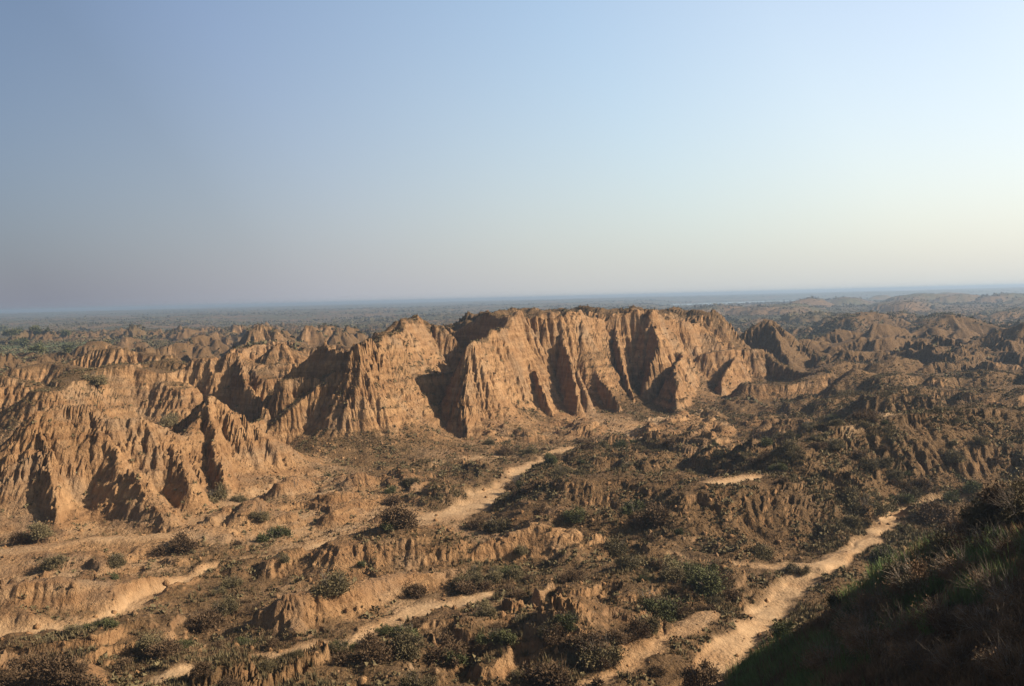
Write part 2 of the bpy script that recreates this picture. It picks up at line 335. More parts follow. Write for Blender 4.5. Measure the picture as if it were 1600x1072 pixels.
def base_height(x, y, detail=True):
    r = np.hypot(x, y)
    az = np.degrees(np.arctan2(x, y))
    # valley floor with hummocks and little scarps
    hum = 0.8 + 0.8 * np.exp(-((az - 9) / 12) ** 2) * np.exp(-((r - 130) / 40) ** 2) + 0.5 * sstep(12, 20, az) + 0.35 * sstep(90, 70, r)
    n = fbm(x, y, 24, 3, 1) * 1.5 + 0.75 * fbm(x, y, 8.5, 3, 2) + 0.35 * (ridged(x, y, 11, 2, 4) - 0.5)
    v = hum * (n * 2.0 + 0.4)
    st = 0.9
    q = v / st + 0.3 * perlin(x / 13, y / 13, 5)
    fl = np.floor(q)
    fr = q - fl
    v = 0.3 * v + 0.7 * st * (fl + sstep(0.62, 0.92, fr) * 0.9 + 0.1 * fr)
    v = np.maximum(v, -0.4 + 0.25 * v)
    # far badlands and plain
    wx = x + 14 * perlin(x / 70, y / 70, 21); wy = y + 14 * perlin(x / 70, y / 70, 22)
    rr = ridged(wx, wy, 95, 4, 8)
    m = fbm(x, y, 420, 2, 30)
    rs = ridged(wx, wy, 40, 3, 12)
    far = -3.5 + 9.0 * np.clip(rr, 0, 1) ** 1.6 * (0.7 + 0.5 * m) + 10.5 * np.clip(rs, 0, 1) ** 2.2 * (0.7 + 0.6 * m) * sstep(1400, 700, r) + 3.0 * m
    t = sstep(215, 330, r)
    h = v * (1 - t) + far * t
    fe = ((x - FIELD_C[0]) / 62) ** 2 + ((y - FIELD_C[1] + 45) / 120) ** 2
    fw = sstep(1.9, 1.0, fe)
    h = h * (1 - fw) + (5.5 + 0.02 * np.minimum(y - FIELD_C[1], 0)) * fw
    t2 = sstep(1500, 3600, r)
    h = h * (1 - t2) + t2 * (4 + 4 * fbm(x, y, 900, 2, 33) + 5 * sstep(3000, 7000, r))
    h = h + sstep(900, 1800, r) * 7.0 * np.clip(ridged(wx, wy, 260, 3, 15) - 0.35, 0, 1) * np.clip(0.7 + fbm(x, y, 1500, 2, 16), 0, 1.5)
    h = h - 10 * sstep(7.5, 10.5, az) * sstep(60, 40, az) * sstep(620, 1200, r) * sstep(4800, 3700, r)
    reg = np.zeros(x.shape, np.int8)
    # ridges
    ax = x + 1.3 * perlin(x / 19, y / 19, 61) + 0.5 * perlin(x / 6, y / 6, 62)
    ay = y + 1.3 * perlin(x / 19, y / 19, 63) + 0.5 * perlin(x / 6, y / 6, 64)
    top = np.full(x.shape, -1e3)
    treg = np.zeros(x.shape, np.int8)
    for (rg, pts, w0, s1, zb, tail) in RIDGES:
        P = np.array(pts)
        mg = w0 + (P[:, 2].max() - zb) / s1 * 2.6 + 6
        sel = np.nonzero((x > P[:, 0].min() - mg) & (x < P[:, 0].max() + mg) & (y > P[:, 1].min() - mg) & (y < P[:, 1].max() + mg))
        if sel[0].size == 0:
            continue
        sx, sy = ax[sel], ay[sel]
        if rg == SPUR:
            sx, sy = x[sel], y[sel]
        best = np.full(sx.shape, -1e3)
        for k in range(len(P) - 1):
            d, tt = seg_dist(sx, sy, P[k], P[k + 1])
            c = P[k, 2] + (P[k + 1, 2] - P[k, 2]) * tt
            hh = np.maximum(c - zb, 0.3)
            tq = np.maximum(d - w0, 0) * s1 / hh
            z = zb * (1 - sstep(0.9, 2.4, tq)) + hh * prof(tq, tail) - 0.03 * np.minimum(d, w0) ** 1.0
            best = np.maximum(best, z)
        old = top[sel]
        upd = best > old
        top[sel] = np.where(upd, best, old)
        tr = treg[sel]
        tr[upd] = rg
        treg[sel] = tr
    k = 0.9
    hmix = np.clip(0.5 + 0.5 * (top - h) / k, 0, 1)
    low = np.minimum(v * 0.35, 0.8) * sstep(8, 2, top)
    h2 = h * (1 - hmix) + (top + low * (top > -100)) * hmix + k * hmix * (1 - hmix) * 0.5
    reg = np.where((top > h) & (top > 1.0), treg, reg)
    h = h2
    # washes and tracks
    path = np.zeros(x.shape, np.float32); ptone = np.zeros(x.shape, np.float32); kind = np.zeros(x.shape, np.int8)
    for (kd, pp, ws, z0, tone) in PATHS:
        Q = np.array([at_z(p[0], p[1], z0) for p in pp])
        sel = np.nonzero((x > Q[:, 0].min() - 12) & (x < Q[:, 0].max() + 12) & (y > Q[:, 1].min() - 12) & (y < Q[:, 1].max() + 12))
        if sel[0].size == 0:
            continue
        sx = x[sel] + 0.9 * perlin(x[sel] / 7, y[sel] / 7, 71) + 0.6 * perlin(x[sel] / 2.4, y[sel] / 2.4, 73)
        sy = y[sel] + 0.9 * perlin(x[sel] / 7, y[sel] / 7, 72) + 0.6 * perlin(x[sel] / 2.4, y[sel] / 2.4, 74)
        bw = np.zeros(sx.shape); bs = np.zeros(sx.shape)
        wmod = 0.8 + 0.5 * perlin(sx / 5.0, sy / 5.0, 76)
        for k2 in range(len(Q) - 1):
            d, tt = seg_dist(sx, sy, Q[k2], Q[k2 + 1])
            wd = (ws[k2] + (ws[k2 + 1] - ws[k2]) * tt) * wmod * (0.9 if kd == WASH else 0.8)
            bw = np.maximum(bw, 1 - sstep(wd * 0.75, wd * 1.15 + 0.9, d))
            bs = np.maximum(bs, 1 - sstep(wd + 0.5, wd + 6.0, d))
        if kd == 3:
            ptone[sel] = np.maximum(ptone[sel], bw * tone)
            continue
        hs = h[sel]
        sh_ = 0.8 * bs * sstep(z0 + 9.0, z0 + 4.5, hs) * (kd > 0)
        hs = hs * (1 - sh_) + (z0 + 0.25 + 0.25 * (hs - z0)) * sh_
        tgt = z0 + 0.12 * perlin(sx / 3, sy / 3, 75)
        h[sel] = hs * (1 - bw) + tgt * bw
        ps = path[sel]; ks = kind[sel]
        ks[(bw > ps) & (bw > 0.5)] = kd
        kind[sel] = ks
        path[sel] = np.maximum(ps, bw)
        ptone[sel] = np.maximum(ptone[sel], bw * tone)
    # river cut far away on the right
    ra, rb = RIVER
    d, tt = seg_dist(x, y, ra, rb)
    cut = 1 - sstep(170, 420, d + 60 * perlin(x / 300, y / 300, 90))
    h = h * (1 - cut) + (RIVER_Z - 2) * cut
    return h, reg, path, kind, ptone

RIVER_Z = -6.0
FIELD_C = at_z(75, 541, 5.5)
_a = at_z(1080, 475.5, RIVER_Z); _b = at_z(1250, 470.5, RIVER_Z)
RIVER = (_a[:2], _b[:2])

# ------------------------------------------------------------------ adaptive fan of ground points round the viewpoint
NR = 1050
az_dense = np.linspace(R(-32), R(32), 900)
az_mid = np.linspace(R(32), R(62), 60)[1:]
az_back = np.linspace(R(62), R(298), 40)[1:-1]
AZ = np.concatenate([-az_mid[::-1], az_dense, az_mid, az_back])
NC = AZ.size
fine = np.exp(np.linspace(math.log(3.0), math.log(9500.0), 2600))
cidx = np.unique(np.concatenate([np.arange(0, NC, 10), [NC - 1]]))
Rf, Af = np.meshgrid(fine, AZ[cidx], indexing='ij')
hb, _, _, _, _ = base_height(Rf * np.sin(Af), Rf * np.cos(Af))
vv = (hb - CAM[2]) / Rf
dv = np.abs(np.gradient(vv, axis=0))
dl = np.gradient(np.log(fine))[:, None]
wgt = np.interp(fine, [3, 20, 45, 70, 260, 420, 1500, 9500], [0.02, 0.06, 0.2, 0.3, 0.3, 0.2, 0.08, 0.03])[:, None]
dens = dv * np.interp(fine, [3, 20, 40, 500, 3000], [0.02, 0.2, 1.6, 2.0, 2.0])[:, None] + wgt * dl
ker = np.ones(9) / 9
for _ in range(2):
    dens = np.apply_along_axis(lambda c: np.convolve(np.pad(c, 4, mode='edge'), ker, 'valid'), 0, dens)
k3 = np.array([1, 2, 3, 2, 1]) / 9.0
dens = np.apply_along_axis(lambda c: np.convolve(np.pad(c, 2, mode='edge'), k3, 'valid'), 1, dens)
cum = np.cumsum(dens, axis=0)
cum = (cum - cum[0]) / (cum[-1] - cum[0])
rows_c = np.stack([np.interp(np.linspace(0, 1, NR), cum[:, j], fine) for j in range(cidx.size)], 1)
RR = np.empty((NR, NC))
for i in range(NR):
    RR[i] = np.interp(np.arange(NC), cidx, rows_c[i])
A2 = np.broadcast_to(AZ, (NR, NC))
X = RR * np.sin(A2); Y = RR * np.cos(A2)
H, REG, PATH, PKIND, PTONE = base_height(X, Y)

def gradient(Z):
    zi = np.gradient(Z, axis=0); xi = np.gradient(X, axis=0); yi = np.gradient(Y, axis=0)
    zj = np.gradient(Z, axis=1); xj = np.gradient(X, axis=1); yj = np.gradient(Y, axis=1)
    det = xi * yj - xj * yi
    det = np.where(np.abs(det) < 1e-9, 1e-9, det)
    return (zi * yj - zj * yi) / det, (zj * xi - zi * xj) / det

def gully(Z, lam, depth, seed, lo=0.25, hi=0.9, sharp=True):
    """rills that run straight down the slope: stripes phase-locked to jittered cells, turned across the fall line"""
    gx, gy = gradient(Z)
    g = np.hypot(gx, gy) + 1e-6
    nx, ny = (-gy / g).astype(np.float32), (gx / g).astype(np.float32)
    cs = lam * 1.5
    fx, fy = X / cs, Y / cs
    ix, iy = np.floor(fx).astype(np.int32), np.floor(fy).astype(np.int32)
    C = np.zeros(Z.shape, np.float32); S = np.zeros(Z.shape, np.float32)
    for ox in (-1, 0, 1):
        for oy in (-1, 0, 1):
            cx, cy = ix + ox, iy + oy
            hsh = PERM[(PERM[(cx + seed * 7) & 255] + cy) & 255]
            dx = (fx - cx - 0.2 - 0.6 * RNDA[hsh]).astype(np.float32)
            dy = (fy - cy - 0.2 - 0.6 * RNDB[hsh]).astype(np.float32)
            wg = np.maximum(0, 1 - (dx * dx + dy * dy) / 1.45) ** 3
            ph = (dx * nx + dy * ny) * np.float32(2 * math.pi * 1.5) + RNDB[(hsh + 77) & 255] * np.float32(6.28)
            C += wg * np.cos(ph); S += wg * np.sin(ph)
    th = np.arctan2(S, C)
    mag = np.minimum(1, np.hypot(C, S) * 1.6)
    val = (np.abs(np.sin(th / 2)) - 0.80) if sharp else 0.5 * np.cos(th)
    return Z + val * mag * depth * np.minimum(g, 2.2) * sstep(lo, hi, g)

keep = 1 - 0.9 * PATH
near = sstep(700, 420, RR)
tall = sstep(0.8, 6.0, H)
H0 = H.copy()
for lam, dep, sd_, lo, hi, fall, mn in ((10.0, 0.65, 1, 0.3, 0.9, near, 0.0), (3.9, 0.55, 2, 0.3, 0.9, near, 0.12), (1.7, 0.62, 3, 0.3, 1.0, sstep(420, 300, RR), 0.25), (0.85, 0.32, 4, 0.3, 1.0, sstep(300, 200, RR), 0.5)):
    D = gully(H, lam, dep, sd_, lo, hi) - H
    amp = np.clip(0.95 + 1.1 * fbm(X, Y, lam * 3.5 + 6, 2, 100 + sd_), 0.15, 1.9)
    H = H + D * amp * keep * fall * (mn + (1 - mn) * tall)
# far land gets long gullies
D = gully(H, 11.0, 2.6, 6, 0.08, 0.5) - H
H = H + D * sstep(230, 330, RR) * sstep(1100, 600, RR)
D = gully(H, 26.0, 5.0, 5, 0.05, 0.4) - H
H = H + D * sstep(450, 700, RR) * sstep(2500, 1500, RR)
# clods, ledges and hummocky roughness
_gx, _gy = gradient(H)
_g = np.minimum(np.hypot(_gx, _gy), 2.2)
bed = H / 1.7 + 0.5 * perlin(X / 9, Y / 9, 91)
H = H + (0.16 * np.sin(bed * 6.283) + 0.22 * perlin(bed * 1.7, X / 11 + Y / 13, 92)) * sstep(0.5, 1.3, _g) * sstep(400, 300, RR) * keep
H = H + 0.17 * _g * fbm(X, Y, 1.5, 3, 93, 0.65) * sstep(0.4, 1.0, _g) * sstep(400, 300, RR) * keep
tp = ((REG == GREAT) | (REG == NOSE)) * sstep(12, 18, H)
H = H + tp * (2.0 * np.clip(fbm(X, Y, 9, 3, 110), -0.3, 1) + 0.5 * perlin(X / 2.5, Y / 2.5, 111))
rough = 0.10 * fbm(X, Y, 1.6, 3, 50, 0.6) + 0.32 * (np.abs(perlin(X / 3.3, Y / 3.3, 51)) * 2 - 0.6) * sstep(0.2, 0.6, vegfield(X, Y)) * sstep(6, 2, H) + 0.12 * np.abs(perlin(X / 1.1, Y / 1.1, 52))
H = H + rough * (1 - 0.8 * PATH) * sstep(500, 250, RR)
GXX, GYY = gradient(H)
SLOPE = np.hypot(GXX, GYY)
VEG = vegfield(X, Y)

# which ground points the viewpoint sees
VV = (H - CAM[2]) / RR
_cm = np.maximum.accumulate(VV, axis=0)
VIS = VV >= np.vstack([np.full((1, NC), -9.0), _cm[:-1]]) - 0.0008

def project(P):
    d = P - CAM
    dz = d @ _f
    return 800 + FPX * (d @ _r) / dz, 536 - FPX * (d @ _u) / dz

def ground_hit(px, py):
    """the ground point seen at an image point"""
    d = ray(px, py)
    j = int(np.argmin(np.abs(AZ - math.atan2(d[0], d[1]))))
    v = d[2] / math.hypot(d[0], d[1])
    i = int(np.argmax(VV[:, j] >= v))
    return np.array([X[i, j], Y[i, j], H[i, j]])

# ------------------------------------------------------------------ materials
def mat(name):
    mt = bpy.data.materials.new(name)
    mt.use_nodes = True
    b = mt.node_tree.nodes['Principled BSDF']
    b.inputs['Roughness'].default_value = 0.95
    b.inputs['Specular IOR Level'].default_value = 0.1
    return mt, mt.node_tree, b

def soil_material():
    mt, t, b = mat('dry_soil')
    N = t.nodes.new; L = t.links.new
    geo = N('ShaderNodeNewGeometry')
    def noise(scale, detail=5, rough=0.6, vec=None):
        n = N('ShaderNodeTexNoise'); n.inputs['Scale'].default_value = scale
        n.inputs['Detail'].default_value = detail; n.inputs['Roughness'].default_value = rough
        L(vec if vec is not None else geo.outputs['Position'], n.inputs['Vector'])
        return n.outputs['Fac']
    def ramp(fac, a, b_, ca, cb):
        r_ = N('ShaderNodeValToRGB')
        r_.color_ramp.elements[0].position = a; r_.color_ramp.elements[1].position = b_
        r_.color_ramp.elements[0].color = (*ca, 1); r_.color_ramp.elements[1].color = (*cb, 1)
        L(fac, r_.inputs[0]); return r_.outputs[0]
    def mix(fac, a, b_, typ='MIX'):
        mx = N('ShaderNodeMix'); mx.data_type = 'RGBA'; mx.blend_type = typ
        for s, v in ((mx.inputs[0], fac), (mx.inputs[6], a), (mx.inputs[7], b_)):
            if hasattr(v, 'is_output'): L(v, s)
            else: s.default_value = v if not isinstance(v, tuple) else (*v, 1)
        return mx.outputs[2]
    def attr(nm):
        a = N('ShaderNodeAttribute'); a.attribute_name = nm; return a.outputs['Fac']
    def math_(op, a, b_=0.0):
        q = N('ShaderNodeMath'); q.operation = op
        for s, v in ((q.inputs[0], a), (q.inputs[1], b_)):
            if hasattr(v, 'is_output'): L(v, s)
            else: s.default_value = v
        return q.outputs[0]
    mp = N('ShaderNodeMapping'); mp.inputs['Scale'].default_value = (1.0, 1.0, 0.14)
    L(geo.outputs['Position'], mp.inputs['Vector'])
    mz = N('ShaderNodeMapping'); mz.inputs['Scale'].default_value = (0.05, 0.05, 1.2)
    L(geo.outputs['Position'], mz.inputs['Vector'])
    big = noise(0.06, 4)
    soil = ramp(big, 0.35, 0.68, (0.205, 0.113, 0.050), (0.30, 0.173, 0.080))
    fine_ = noise(1.1, 6, 0.7)
    soil = mix(0.55, soil, ramp(fine_, 0.3, 0.7, (0.62, 0.60, 0.58), (1.25, 1.25, 1.25)), 'MULTIPLY')
    streak = noise(1.5, 5, 0.65, mp.outputs[0])
    soil = mix(0.5, soil, ramp(streak, 0.35, 0.62, (0.66, 0.60, 0.56), (1.15, 1.15, 1.15)), 'MULTIPLY')
    strata = noise(1.0, 3, 0.6, mz.outputs[0])
    soil = mix(math_('MULTIPLY', ramp(noise(0.15, 5, 0.65), 0.48, 0.66, (0, 0, 0), (1, 1, 1)), 0.55), soil, (0.185, 0.128, 0.078))
    soil = mix(0.55, soil, ramp(strata, 0.42, 0.58, (0.70, 0.62, 0.58), (1.1, 1.1, 1.1)), 'MULTIPLY')
    # dead grass and crust
    spots = noise(0.55, 7, 0.75)
    vegm = math_('MULTIPLY', attr('veg'), 1.0)
    thr = math_('SUBTRACT', math_('ADD', vegm, math_('MULTIPLY', spots, 1.3)), 0.95)
    vm = N('ShaderNodeClamp'); L(math_('MULTIPLY', thr, 3.6), vm.inputs[0])
    dead = ramp(noise(3.0, 4, 0.7), 0.3, 0.7, (0.045, 0.027, 0.012), (0.12, 0.07, 0.031))
    c = mix(math_('MULTIPLY', vm.outputs[0], 0.85), soil, dead)
    c = mix(attr('green'), c, ramp(noise(0.12, 6, 0.7), 0.3, 0.7, (0.030, 0.031, 0.015), (0.085, 0.072, 0.036)))
    sand = ramp(noise(0.8, 5, 0.65), 0.3, 0.75, (0.26, 0.160, 0.080), (0.39, 0.256, 0.138))
    c = mix(attr('sand'), c, sand)
    L(c, b.inputs['Base Color'])
    # relief too small for the mesh
    h1 = noise(2.2, 6, 0.68)
    h2 = noise(3.2, 4, 0.6, mp.outputs[0])
    h = math_('ADD', math_('MULTIPLY', h1, 0.55), math_('MULTIPLY', h2, 0.6))
    bp = N('ShaderNodeBump'); bp.inputs['Strength'].default_value = 1.0; bp.inputs['Distance'].default_value = 0.7
    L(math_('SUBTRACT', 1.0, math_('MULTIPLY', attr('sand'), 0.75)), bp.inputs['Strength'])
    L(h, bp.inputs['Height']); L(bp.outputs[0], b.inputs['Normal'])
    return mt
SOIL = soil_material()

def plain(name, stops, scale=1.5, rough=0.9, seed_attr=True, trans=0.0):
    """colour varies over the thing and, through Object Info, from thing to thing"""
    stops = [tuple(0.76 * c for c in q) for q in stops]
    mt, t, b = mat(name)
    N = t.nodes.new; L = t.links.new
    geo = N('ShaderNodeNewGeometry'); oi = N('ShaderNodeObjectInfo')
    n = N('ShaderNodeTexNoise'); n.inputs['Scale'].default_value = scale; n.inputs['Detail'].default_value = 4
    L(geo.outputs['Position'], n.inputs['Vector'])
    ad = N('ShaderNodeMath'); ad.operation = 'MULTIPLY_ADD'; ad.inputs[1].default_value = 0.5
    L(oi.outputs['Random'], ad.inputs[0]); 
    sb = N('ShaderNodeMath'); sb.operation = 'SUBTRACT'; sb.inputs[1].default_value = 0.25
    L(n.outputs['Fac'], sb.inputs[0]); L(sb.outputs[0], ad.inputs[2])
    r_ = N('ShaderNodeValToRGB')
    r_.color_ramp.elements[0].position = 0.2; r_.color_ramp.elements[1].position = 0.8
    r_.color_ramp.elements[0].color = (*stops[0], 1); r_.color_ramp.elements[1].color = (*stops[-1], 1)
    if len(stops) == 3:
        e = r_.color_ramp.elements.new(0.5); e.color = (*stops[1], 1)
    L(ad.outputs[0], r_.inputs[0]); L(r_.outputs[0], b.inputs['Base Color'])
    b.inputs['Roughness'].default_value = rough
    return mt
M_OLIVE = plain('olive_scrub_leaves', [(0.098, 0.074, 0.036), (0.15, 0.114, 0.055), (0.21, 0.16, 0.078)])
M_GREEN = plain('green_leaves', [(0.055, 0.056, 0.022), (0.088, 0.088, 0.034), (0.125, 0.118, 0.048)])
M_DRY = plain('dry_brown_twigs', [(0.075, 0.046, 0.025), (0.13, 0.08, 0.042), (0.19, 0.12, 0.065)])
M_STEM = plain('grey_brown_bark', [(0.10, 0.075, 0.055), (0.20, 0.16, 0.12)], 3.0)
M_TWIG = plain('pale_bare_twigs', [(0.14, 0.10, 0.07), (0.36, 0.28, 0.20)], 3.0)
M_RUST = plain('rusty_dry_leaves', [(0.11, 0.06, 0.03), (0.20, 0.115, 0.055), (0.32, 0.19, 0.095)])
M_GRASS = plain('dead_grass', [(0.11, 0.072, 0.034), (0.19, 0.128, 0.062), (0.28, 0.195, 0.10)], 0.35)
M_GGRASS = plain('green_grass', [(0.09, 0.13, 0.034), (0.15, 0.20, 0.058), (0.25, 0.28, 0.11)], 0.5)
M_FAR = plain('far_scrub', [(0.055, 0.05, 0.024), (0.085, 0.072, 0.034), (0.13, 0.10, 0.05)], 0.02)
M_FIELD = plain('green_crop', [(0.075, 0.088, 0.034), (0.10, 0.115, 0.045)], 0.05)

def tag(o, label=None, cat=None, group=None, kind=None):
    for k, v in (('label', label), ('category', cat), ('group', group), ('kind', kind)):
        if v: o[k] = v
    return o

def mesh_np(name, verts, faces, material):
    """verts (n,3), faces (k,3 or 4)"""
    me = bpy.data.meshes.new(name)
    nv, (nf, c) = len(verts), faces.shape
    me.vertices.add(nv); me.vertices.foreach_set('co', np.ascontiguousarray(verts, np.float32).ravel())
    me.loops.add(nf * c); me.loops.foreach_set('vertex_index', np.ascontiguousarray(faces, np.int32).ravel())
    me.polygons.add(nf); me.polygons.foreach_set('loop_start', np.arange(0, nf * c, c, dtype=np.int32))
    me.update(calc_edges=True)
    me.materials.append(material)
    return me
def link(name, me, parent=None):
    o = bpy.data.objects.new(name, me); COL.objects.link(o)
    if parent: o.parent = parent
    return o

# ------------------------------------------------------------------ ground objects cut from the one land surface
V = np.stack([X, Y, H], -1).reshape(-1, 3)
NORM = np.stack([-GXX, -GYY, np.ones_like(GXX)], -1).reshape(-1, 3)
NORM /= np.linalg.norm(NORM, axis=1)[:, None]
SAND = np.clip(PTONE * (0.9 + 0.5 * fbm(X, Y, 4, 3, 95)), 0, 1)
flat = sstep(0.35, 0.12, SLOPE) * sstep(0.9, 0.2, H) * sstep(150, 60, np.abs(RR - 120))
SAND = np.maximum(SAND, flat * 0.45 * sstep(0.55, 0.2, VEG))
tops = sstep(0.9, 0.35, SLOPE) * sstep(4, 9, H) * sstep(600, 300, RR)
VEGA = np.clip(VEG + 0.12 * sstep(5, 2, H) * sstep(0.9, 0.5, SLOPE) + 0.45 * sstep(230, 420, RR) - 0.45 * (REG == MOUND) - 0.35 * ((REG == FARH) & (RR < 700) & (X < 0)) + 0.35 * tops - 0.30 * sstep(1.0, 2.0, SLOPE), 0, 1) * (1 - 0.8 * PATH)
ii, jj = np.meshgrid(np.arange(NR - 1), np.arange(NC), indexing='ij')
j2 = (jj + 1) % NC
F = np.stack([ii * NC + jj, ii * NC + j2, (ii + 1) * NC + j2, (ii + 1) * NC + jj], -1).reshape(-1, 4)
mid = lambda Z: Z[:-1, :]
code = np.zeros((NR - 1, NC), np.int8)
code[:] = REG[:-1]
pk = PKIND[:-1]
code[pk == WASH] = 20
code[pk == TRACK] = 21
code[(RR[:-1] > 600) & (code == 0)] = 22
fx_, fy_ = (X[:-1] - FIELD_C[0]) / 46, (Y[:-1] - FIELD_C[1]) / 60
code[(fx_ ** 2 + fy_ ** 2 < 1 + 0.3 * perlin(X[:-1] / 20, Y[:-1] / 20, 3))] = 23
code = code.ravel()
NAMES = {
    0: ('ground', 'cracked tan valley floor with low hummocks between the ridges', 'ground'),
    GREAT: ('eroded_ridge', 'long fluted earth wall with dark shaded buttresses under a flat scrubby top', 'ridge'),
    NOSE: ('eroded_ridge', 'steep earth ridge with a flat grassy nose left of the long fluted wall', 'ridge'),
    LEFTB: ('eroded_ridge', 'bare tan butte at the left with a pointed crest and a sharp shaded edge', 'ridge'),
    MIDL: ('eroded_ridge', 'jagged tan ridges standing behind the bare butte at the left', 'ridge'),
    PEAK: ('eroded_ridge', 'dark pointed peak with ribbed flank right of the long fluted wall', 'ridge'),
    BENCH: ('eroded_ridge', 'sunken curved bench with bare lobes below the pointed peak', 'ridge'),
    RHILL: ('hill', 'gullied scrubby hillside above the thin trail at the right', 'hill'),
    FARH: ('hill', 'distant hazy hills rising beyond the badlands', 'hill'),
    SPUR: ('hill', 'overgrown shaded hillside falling from the right edge', 'hill'),
    MOUND: ('earth_mound', 'bare fluted low earth mounds in the foreground', 'mound'),
    HUM: ('earth_mound', 'dark scrubby hummocks beside the pale sandy wash', 'mound'),
    20: ('dry_wash', 'pale sandy bed of the dry washes winding through the valley', 'wash'),
    21: ('dirt_path', 'light trodden earth tracks crossing the valley floor', 'path'),
    22: ('plain', 'hazy scrub covered ravine land stretching to the horizon', 'plain'),
    23: ('green_field', 'small bright green crop field among the ravines far left', 'field'),
}
greenf = np.clip((1 - 0.8 * ((REG == FARH) & (RR < 700) & (X < 0))) * (sstep(300, 1100, RR) * (0.30 + 1.5 * fbm(X, Y, 110, 5, 97, 0.6)) * (1 - 0.6 * sstep(0.4, 0.9, SLOPE)) + 0.6 * sstep(1200, 3000, RR)), 0, 0.95).ravel().astype(np.float32)
vegf, sandf = VEGA.ravel().astype(np.float32), SAND.ravel().astype(np.float32)
for cd, (nm, lab, cat) in NAMES.items():
    fs = F[code == cd]
    if len(fs) == 0:
        continue
    used, inv = np.unique(fs, return_inverse=True)
    me = mesh_np(nm, V[used], inv.reshape(-1, 4), M_FIELD if cd == 23 else SOIL)
    for an, arr in (('veg', vegf), ('sand', sandf), ('green', greenf)):
        a = me.attributes.new(an, 'FLOAT', 'POINT'); a.data.foreach_set('value', arr[used])
    me.polygons.foreach_set('use_smooth', np.ones(len(fs), bool))
    me.normals_split_custom_set_from_vertices(NORM[used].astype(np.float32))
    tag(link(nm, me), lab, cat, None, 'structure')
# disc under the viewpoint
th = np.linspace(0, 2 * math.pi, NC, endpoint=False)
cap = np.vstack([V[:NC], [[0, 0, float(V[:NC, 2].mean())]]])
cf = np.stack([np.full(NC, NC), (np.arange(NC) + 1) % NC, np.arange(NC)], -1)
tag(link('ground', mesh_np('ground', cap, cf, SOIL)), 'bare earth under the viewpoint', 'ground', None, 'structure')

# river
mt, t, b = mat('river_water')
b.inputs['Base Color'].default_value = (0.10, 0.13, 0.14, 1); b.inputs['Roughness'].default_value = 0.12
b.inputs['Specular IOR Level'].default_value = 0.5
n = t.nodes.new('ShaderNodeTexNoise'); n.inputs['Scale'].default_value = 0.05
bp = t.nodes.new('ShaderNodeBump'); bp.inputs['Strength'].default_value = 0.1
geo = t.nodes.new('ShaderNodeNewGeometry')
t.links.new(geo.outputs['Position'], n.inputs['Vector']); t.links.new(n.outputs['Fac'], bp.inputs['Height']); t.links.new(bp.outputs[0], b.inputs['Normal'])
ra, rb = np.array(RIVER[0]), np.array(RIVER[1])
dr = (rb - ra) / np.linalg.norm(rb - ra); pr = np.array([-dr[1], dr[0]])
rv = []
for s in np.linspace(-400, np.linalg.norm(rb - ra) + 400, 30):
    for sg in (-1, 1):
        p = ra + dr * s + pr * sg * 330
        rv.append((p[0], p[1], RIVER_Z))
rv = np.array(rv)
rf = np.array([[2 * k, 2 * k + 2, 2 * k + 3, 2 * k + 1] for k in range(29)])
tag(link('river', mesh_np('river', rv, rf, mt)), 'pale strip of river far off on the right', 'river', None, 'structure')

# ------------------------------------------------------------------ plants
rnd = np.random.RandomState(5)
def leaf_cloud(n, size, leaf, shape='dome', stretch=1.0):
    """n leaf sized faces through the volume of a lumpy crown that stands on z = 0"""
    lobes = rnd.randn(9, 3) * [0.46, 0.38, 0.2] + [0, 0, 0.34]
    lr = 0.18 + 0.34 * rnd.rand(9)
    k = rnd.choice(9, n, p=lr ** 2 / (lr ** 2).sum())
    d = rnd.randn(n, 3); d /= np.linalg.norm(d, axis=1)[:, None]
    p = lobes[k] + d * lr[k][:, None] * (0.25 + 0.55 * np.abs(rnd.randn(n))[:, None])
    p[:, 2] = np.abs(p[:, 2]) * stretch
    p *= size
    a = rnd.randn(n, 3); a /= np.linalg.norm(a, axis=1)[:, None]
    a = a * 0.7 + d * 0.6 + [0, 0, 0.35]
    a /= np.linalg.norm(a, axis=1)[:, None]
    bb = np.cross(a, rnd.randn(n, 3)); bb /= np.linalg.norm(bb, axis=1)[:, None]
    l = leaf * (0.6 + 0.8 * rnd.rand(n))[:, None]
    vs = np.stack([p - bb * l * 0.28, p + bb * l * 0.28, p + a * l], 1).reshape(-1, 3)
    return vs, np.arange(3 * n).reshape(-1, 3)
def sticks(n, length, thick, spread=0.9, fork=True):
    vs, fs = [], []
    def stick(p, q, r0, r1):
        b0 = len(vs)
        ax = (q - p) / (np.linalg.norm(q - p) + 1e-9)
        u_ = np.cross(ax, [0.3, 0.2, 0.9]); u_ /= np.linalg.norm(u_) + 1e-9
        w_ = np.cross(ax, u_)
        for (c, rr_) in ((p, r0), (q, r1)):
            for a in (0, 2.094, 4.189):
                vs.append(c + rr_ * (u_ * math.cos(a) + w_ * math.sin(a)))
        for a in range(3):
            fs.append((b0 + a, b0 + (a + 1) % 3, b0 + 3 + (a + 1) % 3, b0 + 3 + a))
    for k in range(n):
        an = rnd.rand() * 6.283; tl = spread * rnd.rand() ** 0.6
        p = np.array([0.0, 0, -0.1]) + 0.08 * length * rnd.randn(3) * [1, 1, 0]
        d = np.array([math.cos(an) * tl, math.sin(an) * tl, 1.0]); d /= np.linalg.norm(d)
        q = p + d * length * (0.5 + 0.4 * rnd.rand())
        stick(p, q, thick, thick * 0.6)
        if fork:
            for _ in range(3):
                e = d + rnd.randn(3) * 0.5
                e /= np.linalg.norm(e)
                stick(q, q + e * length * (0.25 + 0.35 * rnd.rand()), thick * 0.6, thick * 0.2)
    return np.array(vs), np.array(fs)

